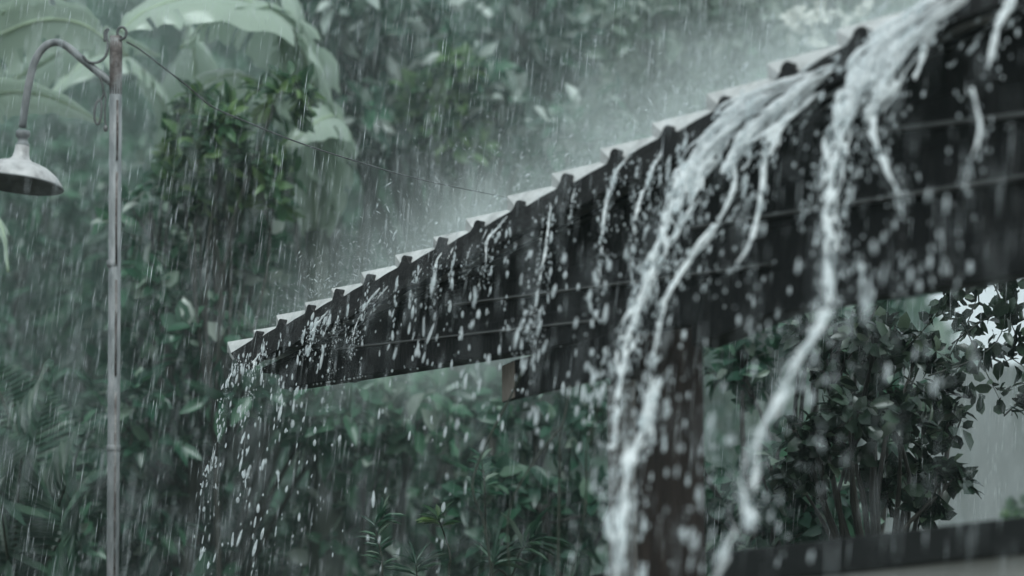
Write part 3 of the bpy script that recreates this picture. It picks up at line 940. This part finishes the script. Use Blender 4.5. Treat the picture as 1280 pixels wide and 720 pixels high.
def stream(label, strands, voxel=.0042, group="streams of rainwater pouring off the roof edge"):
    bl = []
    for s in strands:
        strand(bl, **s)
    o = fuse("water_stream", bl, voxel, M["water"])
    tag(o, label, "water stream", group)
    return o

S = lambda pts, r0_, r1_, off0=.17, off1=.7, **k: dict(pts=pts, r0_=r0_, r1_=r1_, off0=off0, off1=off1, **k)

stream("thickest white torrent fanning off the roof left of the top right corner", [
    S([(1062, 74), (1000, 96), (950, 118), (910, 145), (880, 180), (862, 212)], .020, .020, .15, .30, lace=2),
    S([(1050, 84), (990, 108), (945, 135), (905, 165), (875, 205), (855, 240)], .020, .016, .15, .32, lace=2),
    S([(1045, 92), (1000, 120), (955, 150), (925, 182), (912, 210)], .018, .016, .15, .3, lace=2),
    S([(1066, 78), (1020, 104), (985, 128), (950, 152), (930, 176)], .016, .013, .15, .3, lace=2),
    S([(1040, 98), (1000, 130), (972, 158), (960, 190)], .016, .013, .15, .3, lace=2),
    S([(862, 205), (845, 250), (830, 295), (815, 340), (793, 395), (780, 440), (772, 490), (766, 560)], .014, .008, .30, .8, gap=.35, lace=2, spill=.5),
    S([(900, 180), (880, 215), (868, 250), (850, 285), (838, 310)], .011, .009, .25, .45, gap=.4),
    S([(915, 195), (918, 225), (905, 262), (875, 305), (845, 352), (828, 395), (817, 450), (819, 482)], .013, .010, .25, .8, lace=1, gap=.3, spill=.6),
    S([(819, 475), (808, 520), (794, 560), (782, 600), (774, 660), (768, 740)], .012, .015, .8, 1.05, gap=.7, lace=2, spill=.8),
    S([(960, 185), (956, 225), (945, 275), (930, 315), (912, 345)], .012, .010, .25, .55, gap=.3, spill=.5)])
stream("broad white torrent pouring from the roof at the top right with a long leftward tail", [
    S([(1205, -12), (1160, 18), (1118, 48), (1090, 82), (1072, 120)], .020, .020, .15, .3, lace=2),
    S([(1185, -4), (1140, 26), (1105, 62), (1080, 100), (1058, 140)], .020, .018, .15, .32, lace=2),
    S([(1225, -14), (1185, 12), (1150, 44), (1120, 82), (1098, 118)], .016, .014, .16, .32, lace=2),
    S([(1150, 12), (1110, 40), (1085, 74), (1068, 110), (1052, 150)], .014, .013, .15, .32, lace=2),
    S([(1190, 8), (1150, 40), (1125, 70), (1112, 105), (1090, 140)], .018, .014, .15, .32, lace=2),
    S([(1175, 22), (1155, 55), (1148, 85), (1140, 105)], .012, .009, .17, .3),
    S([(1085, 34), (1088, 60), (1086, 80)], .008, .008, .17, .25),
    S([(1060, 135), (1047, 180), (1038, 225), (1034, 270), (1036, 320), (1036, 365), (1028, 398)], .014, .009, .32, .8, gap=.45, lace=2, spill=.6),
    S([(1090, 135), (1093, 168), (1108, 205), (1122, 240), (1132, 275)], .013, .010, .3, .55, gap=.45, spill=.8),
    S([(1030, 390), (1012, 425), (990, 468), (968, 512), (950, 555), (940, 605), (938, 650)], .010, .011, .8, 1.1, gap=.6, lace=2, spill=.6),
    S([(920, 665), (905, 700), (890, 740)], .011, .011, 1.1, 1.15, gap=.3)])
stream("short ragged stream at the far right corner of the roof", [
    S([(1268, -12), (1252, 20), (1243, 55), (1235, 95)], .014, .011, .17, .4, gap=.1, spill=.5),
    S([(1215, 112), (1222, 145), (1222, 170), (1210, 215), (1205, 245)], .010, .010, .4, .6, gap=.45, spill=.6)])
stream("thin beaded stream falling just left of the thickest torrent", [
    S([(832, 182), (815, 210), (800, 248), (794, 285), (792, 325)], .009, .006, .17, .4, gap=.3, spill=.8)])
stream("thin stream from the roof beside the long crest, breaking into beads", [
    S([(790, 192), (772, 212), (762, 245), (756, 275), (752, 310), (748, 350), (745, 400)], .010, .006, .17, .45, gap=.5, spill=.8)])
stream("double thread of water falling mid roof almost to the beam", [
    S([(690, 250), (685, 285), (678, 330), (670, 375), (664, 430)], .006, .006, .17, .4, gap=.35, spill=.8),
    S([(680, 256), (676, 300), (672, 340)], .004, .003, .17, .3, gap=.2)])
stream("tiny trickle in the notch right of the double thread", [
    S([(722, 226), (716, 243), (713, 262)], .007, .005, .17, .22, gap=.2, spill=.5)])
stream("slanting forked trickle on the roof just left of the double thread", [
    S([(640, 266), (622, 285), (610, 300), (606, 330), (602, 348)], .008, .005, .17, .3, gap=.2, spill=.8),
    S([(612, 280), (602, 300), (597, 320)], .005, .004, .17, .25), S([(600, 350), (592, 385)], .005, .004, .3, .4, gap=.6)])
stream("small double trickle left of the slanting forked trickle mid roof", [
    S([(590, 300), (583, 325), (580, 345)], .005, .004, .17, .25, gap=.3, spill=.8), S([(572, 304), (563, 318), (556, 330)], .005, .003, .17, .22)])
stream("silvery rivulet at the notch where the boards begin", [
    S([(556, 312), (546, 328), (545, 350), (540, 375)], .006, .004, .17, .3, gap=.35, spill=.8), S([(530, 330), (522, 345), (518, 362)], .004, .003, .17, .25)])
stream("longest of the slender falls on the roof's low half", [
    S([(484, 352), (462, 374), (448, 398), (440, 420), (437, 440)], .008, .004, .17, .3, gap=.15, spill=.6),
    S([(492, 350), (470, 375), (452, 396)], .005, .004, .17, .25), S([(423, 395), (416, 425), (412, 470), (408, 520)], .004, .003, .2, .4, gap=.7, spill=.8)])
stream("braided fall over the low crest left of the slender fall", [
    S([(415, 384), (398, 402), (388, 418), (382, 440)], .007, .004, .17, .3, gap=.3, spill=.8),
    S([(403, 388), (392, 404), (378, 418), (370, 432)], .005, .003, .17, .25), S([(434, 398), (444, 410), (447, 425)], .003, .003, .2, .3)])
stream("fine arc of water leaping from the roof's lowest tip", [
    S([(303, 446), (292, 462), (285, 478), (280, 497)], .005, .004, .17, .3, gap=.25, spill=.6)])
stream("ragged fall just right of the roof's lowest tip", [
    S([(330, 436), (319, 450), (314, 470), (310, 490)], .006, .004, .17, .3, gap=.3, spill=.8), S([(342, 428), (325, 444), (308, 458), (304, 470)], .004, .003, .17, .28),
    S([(346, 430), (342, 448), (341, 462)], .003, .003, .17, .25, gap=.2)])

# ---- droplets falling below
def field(n, xr, yr, off, size, lean=(-.12, 0, -1), xs=None):
    for _ in range(n):
        px = random.uniform(*xr) if xs is None else random.choice(xs) + random.gauss(0, 9)
        py = yr[0] + (yr[1] - yr[0]) * random.random() ** .85
        p = wpx(px, py, random.uniform(*off))
        r = size * math.exp(random.gauss(-.1, .55))
        loose.append((p, r, Vector((lean[0] + random.gauss(0, .08), lean[1] + random.gauss(0, .05), lean[2])), random.uniform(1.8, 4.2)))
        if random.random() < .3:
            loose.append((p + Vector((random.gauss(0, .02), random.gauss(0, .02), random.gauss(0, .03))), r * .55, Vector((-.1, 0, -1)), random.uniform(1.3, 3)))
def arc(n, pts, spread, off, size):
    path = smooth_path([Vector((x, y, 0)) for x, y in pts], 60)
    for _ in range(n):
        q = random.choice(path)
        p = wpx(q.x + random.gauss(0, spread), q.y + random.gauss(0, spread), random.uniform(*off))
        loose.append((p, size * math.exp(random.gauss(-.1, .55)), Vector((-.15 + random.gauss(0, .1), 0, -1)), random.choice((random.uniform(1.5, 3), random.uniform(2.5, 6)))))
arc(20, [(300, 448), (281, 495), (272, 545), (262, 585), (250, 600), (255, 640), (260, 720)], 4, (.2, .5), .0042)
arc(34, [(318, 455), (310, 500), (302, 550), (310, 600), (312, 650), (318, 720)], 9, (.2, .6), .0042)
arc(16, [(345, 440), (350, 520), (352, 600), (350, 700)], 14, (.2, .6), .0038)
arc(22, [(380, 430), (366, 470), (362, 490), (372, 540), (385, 640)], 10, (.2, .6), .0038)
arc(22, [(410, 400), (404, 450), (412, 500), (405, 560), (400, 640)], 10, (.2, .5), .004)
arc(20, [(490, 380), (482, 430), (486, 480), (480, 560), (470, 640)], 12, (.2, .5), .004)
arc(26, [(540, 370), (530, 420), (540, 470), (530, 540)], 10, (.2, .5), .004)
arc(34, [(590, 370), (580, 420), (590, 470), (575, 540), (570, 620)], 13, (.2, .6), .0042)
arc(34, [(670, 360), (662, 400), (660, 440), (668, 520)], 9, (.3, .6), .006)
arc(44, [(750, 320), (745, 380), (740, 420), (745, 470), (740, 520)], 12, (.3, .7), .0072)
arc(24, [(800, 320), (795, 360), (790, 400)], 12, (.3, .7), .007)
field(45, (250, 560), (460, 720), (-.3, .6), .0034)
field(60, (560, 760), (300, 560), (.1, .7), .0048)
field(75, (830, 1010), (180, 420), (.3, .9), .0036)
field(55, (1020, 1200), (200, 380), (.4, 1.0), .004)
field(60, (760, 900), (420, 720), (.7, 1.2), .0045)
field(48, (870, 1090), (400, 720), (.7, 1.2), .0045)
field(18, (1090, 1240), (240, 500), (.5, 1.0), .006)
arc(9, [(1062, 300), (1075, 325), (1092, 355), (1105, 400)], 20, (.9, 1.2), .009)
arc(12, [(770, 560), (765, 640), (790, 720)], 14, (1.0, 1.2), .012)
arc(8, [(855, 640), (870, 700), (915, 690)], 10, (1.0, 1.2), .011)

# strings of drops from nearly every tile end
for i, x in enumerate(crest_px[:14]):
    for q in range(2):
        xx = x + random.uniform(0, (crest_px[i + 1] - x))
        yy = 441 + (xx - 297) * (-441 / 895) + 4
        L_ = random.uniform(60, 190) * (.7 + .02 * i)
        drift = random.uniform(-16, -4)
        arc(int(9 + L_ / 8), [(xx, yy), (xx + drift * .5, yy + L_ * .3), (xx + drift, yy + L_)], 1.4, (.2, .32), .0023)
arc(45, [(299, 446), (288, 470), (279, 500), (273, 540), (264, 580), (251, 600)], 2.5, (.2, .3), .0026)
arc(40, [(300, 448), (283, 490), (274, 540), (264, 590), (256, 650), (254, 720)], 7, (.2, .5), .0028)
arc(50, [(322, 450), (308, 500), (300, 560), (300, 640), (304, 720)], 16, (.2, .6), .0028)
arc(40, [(360, 440), (350, 520), (346, 600), (340, 720)], 22, (.2, .6), .0027)
iv, if_ = ico()
# teardrop: pinch the upper pole a little
tv = []
for (x, y, z) in iv:
    s = 1.0 - 0.35 * max(0, -z)
    tv.append((x * s, y * s, z))
pos = np.array([list(b[0]) for b in loose]); r = np.minimum(np.array([b[1] for b in loose]), rng.uniform(.0055, .0085, len(loose)))
Z = nrm(np.array([list(b[2]) for b in loose])); st = np.array([b[3] for b in loose])
X = nrm(np.cross(Z, np.array([0.3, 1, 0.2]))); Y = np.cross(Z, X)
v, f, l = stamp(tv, if_, X, Y, Z, pos, np.stack([r * rng.uniform(.7, 1.1, len(r)), r, r * st], 1))
tag(mesh_np("falling_droplets", v, f, l, M["drop"]), "countless droplets falling below the roof edge", "water droplets", kind="stuff")
# beads along the underside of the beam
bd = []
for x in list(range(365, 460, 9)) + [398, 412, 430, 436, 442, 449, 515, 520, 586, 640, 646, 652, 700, 1120, 1135, 1170]:
    t = tz(x, 470, .03)[0]
    bd.append((wall(t + random.uniform(-.01, .01), zb - .003, .03), random.uniform(.0028, .0045)))
for x in (640, 647, 653):
    t = tz(x, 500, .1)[0]; bd.append((wall(t, zb2 - .003, .098), .0042))
pos = np.array([list(b[0]) for b in bd]); r = np.array([b[1] for b in bd])
n = len(bd); I = np.tile(np.eye(3)[None], (n, 1, 1))
v, f, l = stamp(iv, if_, I[:, 0], I[:, 1], I[:, 2], pos, np.stack([r, r, r * 1.2], 1))
tag(mesh_np("hanging_beads", v, f, l, M["drop"]), "bright water beads clinging under the beams", "water beads", kind="stuff")

# ---- rain
OCT_V = [(0, 0, 1), (1, 0, 0.1), (-.5, .87, .1), (-.5, -.87, .1), (0, 0, -1)]
OCT_F = [(0, 1, 2), (0, 2, 3), (0, 3, 1), (4, 2, 1), (4, 3, 2), (4, 1, 3)]
NR = 23000
ps = []
while len(ps) < NR:
    d = (rng.uniform(3.2 ** 3, 13.0 ** 3)) ** (1 / 3)
    px = rng.uniform(-160, 1440); py = rng.uniform(-120, 840)
    p = P(px, py, d)
    # nothing falls under the pavilion's roof or through its wall
    q = p - ORG
    t = q.dot(WT); of = q.dot(WN)
    if r0[0] - .05 < t < TEND + .2 and -1.1 < of < .2 and p.z < zr(t) + .05: continue
    ps.append(list(p))
ps = np.array(ps)
Z = nrm(np.array([0.10, 0.02, 1.0])[None] + rng.normal(0, .018, (NR, 3)))
X = nrm(np.cross(Z, np.array([0.0, 1, 0.0]))); Y = np.cross(Z, X)
rr = 0.00082 * np.exp(rng.normal(0, .35, NR)); ln = np.clip(.042 * np.exp(rng.normal(0, .45, NR)), .012, .12)
v, f, l = stamp(OCT_V, OCT_F, X, Y, Z, ps, np.stack([rr, rr, ln], 1))
tag(mesh_np("rain", v, f, l, M["rain"]), "heavy rain falling through the whole garden", "rain", kind="stuff")

# ---- splash spray bouncing off the tiles
sp = []; sa = []
for _ in range(26000):
    px = random.uniform(320, 1150)
    t = tz(px, 441 + (px - 297) * (-441 / 895), .14)[0]
    hgt = random.expovariate(1 / .13)
    of = random.uniform(-.9, .15)
    sp.append(list(wall(t + random.gauss(0, .05), zr(t) + .02 + hgt, of)))
    a = random.uniform(-1.2, 1.2)
    sa.append([math.sin(a), random.gauss(0, .3), math.cos(a)])
sp = np.array(sp); Z = nrm(np.array(sa)); n = len(sp)
X = nrm(np.cross(Z, np.array([0.0, 1, 0.1]))); Y = np.cross(Z, X)
rr = 0.00095 * np.exp(rng.normal(0, .4, n)); ln = rr * rng.uniform(1.5, 9, n)
v, f, l = stamp(OCT_V, OCT_F, X, Y, Z, sp, np.stack([rr, rr, ln], 1))
tag(mesh_np("splash_spray", v, f, l, M["rain"]), "fine splash spray bouncing off the roof tiles", "spray", kind="stuff")

# ---- drifting mist over the roof: a soft-edged volume
def mist_volume():
    ta, tb = r0[0] - 1.3, TEND + .3
    c = wall((ta + tb) / 2, zr((ta + tb) / 2) + .42, -1.2)
    bm = bmesh.new()
    bmesh.ops.create_icosphere(bm, subdivisions=4, radius=1.0)
    for vv in bm.verts:
        vv.co.x = math.copysign(abs(vv.co.x) ** .4, vv.co.x)
    me = bpy.data.meshes.new("spray_mist"); bm.to_mesh(me); bm.free()
    o = bpy.data.objects.new("spray_mist", me); COL.objects.link(o)
    ex = (WT + Vector((0, 0, slope))).normalized(); ey = -WN; ez = ex.cross(ey).normalized()
    mt = Matrix((ex, ey, ez)).transposed().to_4x4(); mt.translation = c
    o.matrix_world = mt @ Matrix.Diagonal((3.4, 1.1, .72, 1))
    m, nt, out = new_mat("roof_mist")
    tc = N(nt, "ShaderNodeTexCoord")
    ln = N(nt, "ShaderNodeVectorMath", operation='LENGTH')
    vm = N(nt, "ShaderNodeVectorMath", operation='MULTIPLY'); vm.inputs[1].default_value = (.8, 1, 1)
    L(nt, tc.outputs["Object"], vm.inputs[0]); L(nt, vm.outputs[0], ln.inputs[0])
    mr = N(nt, "ShaderNodeMapRange"); mr.interpolation_type = 'SMOOTHSTEP'
    mr.inputs[1].default_value = 0.1; mr.inputs[2].default_value = 1.0; mr.inputs[3].default_value = 1.0; mr.inputs[4].default_value = 0.0
    L(nt, ln.outputs["Value"], mr.inputs[0])
    mp = N(nt, "ShaderNodeMapping"); mp.inputs["Scale"].default_value = (3.4, 1.1, .72)
    L(nt, tc.outputs["Object"], mp.inputs[0])
    ns = N(nt, "ShaderNodeTexNoise"); ns.inputs["Scale"].default_value = 3.2; ns.inputs["Detail"].default_value = 4
    L(nt, mp.outputs[0], ns.inputs["Vector"])
    nr = N(nt, "ShaderNodeMapRange"); nr.inputs[1].default_value = .4; nr.inputs[2].default_value = .64
    nr.inputs[3].default_value = .12; nr.inputs[4].default_value = 1.0
    L(nt, ns.outputs["Fac"], nr.inputs[0])
    mu = N(nt, "ShaderNodeMath", operation='MULTIPLY'); L(nt, mr.outputs[0], mu.inputs[0]); L(nt, nr.outputs[0], mu.inputs[1])
    m3 = N(nt, "ShaderNodeMath", operation='MULTIPLY'); m3.inputs[1].default_value = MIST; L(nt, mu.outputs[0], m3.inputs[0])
    pv = N(nt, "ShaderNodeVolumePrincipled"); pv.inputs["Color"].default_value = (.90, .99, .96, 1)
    L(nt, m3.outputs[0], pv.inputs["Density"])
    L(nt, pv.outputs[0], out.inputs["Volume"])
    me.materials.append(m)
    tag(o, "pale mist of rebounding rain hanging over the roof", "mist", kind="stuff")
MIST = 1.45
mist_volume()
def veil():
    bm = bmesh.new(); bmesh.ops.create_icosphere(bm, subdivisions=4, radius=1.0)
    me = bpy.data.meshes.new("rain_mist"); bm.to_mesh(me); bm.free()
    o = bpy.data.objects.new("rain_mist", me); COL.objects.link(o)
    o.location = (-1.6, 12.6, 3.0); o.scale = (6.2, 3.0, 5.5)
    m, nt, out = new_mat("garden_mist")
    pv = N(nt, "ShaderNodeVolumePrincipled"); pv.inputs["Color"].default_value = (.84, 1.0, .96, 1)
    pv.inputs["Density"].default_value = 0.025
    L(nt, pv.outputs[0], out.inputs["Volume"]); me.materials.append(m)
    tag(o, "thin mist of heavy rain among the background trees", "mist", kind="stuff")
veil()

# ---- haze through the whole garden
def haze(density, color):
    mb = MB()
    x = G + 2; y0, y1 = -G - 2, G + 2; z0, z1 = -1.0, 14.0
    a = [(-x, y0, z0), (x, y0, z0), (x, y1, z0), (-x, y1, z0)]
    b = [(p[0], p[1], z1) for p in a]
    mb.prism(a, b)
    m, nt, out = new_mat("rain_haze")
    pv = N(nt, "ShaderNodeVolumePrincipled")
    pv.inputs["Color"].default_value = (*color, 1)
    pv.inputs["Density"].default_value = density
    pv.inputs["Anisotropy"].default_value = 0.0
    L(nt, pv.outputs[0], out.inputs["Volume"])
    tag(mb.build("haze", m), "pale rain haze filling the garden", "haze", kind="stuff")
haze(0.0015, (.84, 1.0, .96))

# ------------------------------------------------------------------ world and sun
w = bpy.data.worlds.new("World"); scene.world = w
w.use_nodes = True
nt = w.node_tree
bg = nt.nodes["Background"]
sky = nt.nodes.new("ShaderNodeTexSky"); sky.sky_type = 'NISHITA'; sky.sun_disc = False
SUN_EL, SUN_AZ = R(52), R(165)
sky.sun_elevation = SUN_EL; sky.sun_rotation = SUN_AZ
sky.air_density = 1.0; sky.dust_density = 5.0; sky.ozone_density = 1.0
mul = nt.nodes.new("ShaderNodeMix"); mul.data_type = 'RGBA'; mul.blend_type = 'MULTIPLY'
mul.inputs[0].default_value = 1.0
mul.inputs[7].default_value = (0.96, 1.01, 0.99, 1)
nt.links.new(sky.outputs[0], mul.inputs[6])
# overcast: a bright soft cloud layer over most of the sky
tcw = nt.nodes.new("ShaderNodeTexCoord"); nz = nt.nodes.new("ShaderNodeTexNoise")
nz.inputs["Scale"].default_value = 2.2; nz.inputs["Detail"].default_value = 5
nt.links.new(tcw.outputs["Generated"], nz.inputs["Vector"])
cr = nt.nodes.new("ShaderNodeValToRGB")
cr.color_ramp.elements[0].position = .3; cr.color_ramp.elements[0].color = (.65, .745, .775, 1)
cr.color_ramp.elements[1].position = .7; cr.color_ramp.elements[1].color = (.87, .98, 1.0, 1)
nt.links.new(nz.outputs["Fac"], cr.inputs[0])
sclr = nt.nodes.new("ShaderNodeVectorMath"); sclr.operation = 'SCALE'; sclr.inputs[3].default_value = 4.6
nt.links.new(cr.outputs[0], sclr.inputs[0])
mxs = nt.nodes.new("ShaderNodeMix"); mxs.data_type = 'RGBA'; mxs.inputs[0].default_value = 0.8
nt.links.new(mul.outputs[2], mxs.inputs[6]); nt.links.new(sclr.outputs[0], mxs.inputs[7])
nt.links.new(mxs.outputs[2], bg.inputs[0])
bg.inputs[1].default_value = 0.13
sd = bpy.data.lights.new("sun", 'SUN'); so = bpy.data.objects.new("sun", sd); COL.objects.link(so)
sd.energy = 1.2; sd.angle = R(25); sd.color = (.82, .975, 1.0)
dirv = Vector((math.sin(SUN_AZ) * math.cos(SUN_EL), math.cos(SUN_AZ) * math.cos(SUN_EL), math.sin(SUN_EL)))
so.rotation_euler = dirv.to_track_quat('Z', 'Y').to_euler()
so.location = dirv * 60

# ------------------------------------------------------------------ render settings
scene.view_settings.view_transform = 'Standard'
scene.view_settings.look = 'None'
scene.view_settings.exposure = 0.75
scene.view_settings.gamma = 1.0
scene.view_settings.use_curve_mapping = False
cy = scene.cycles
cy.use_denoising = True
cy.max_bounces = 7
cy.diffuse_bounces = 3
cy.glossy_bounces = 3
cy.transmission_bounces = 4
cy.transparent_max_bounces = 12
cy.volume_bounces = 1
cy.volume_step_rate = 2.0
cy.volume_max_steps = 128
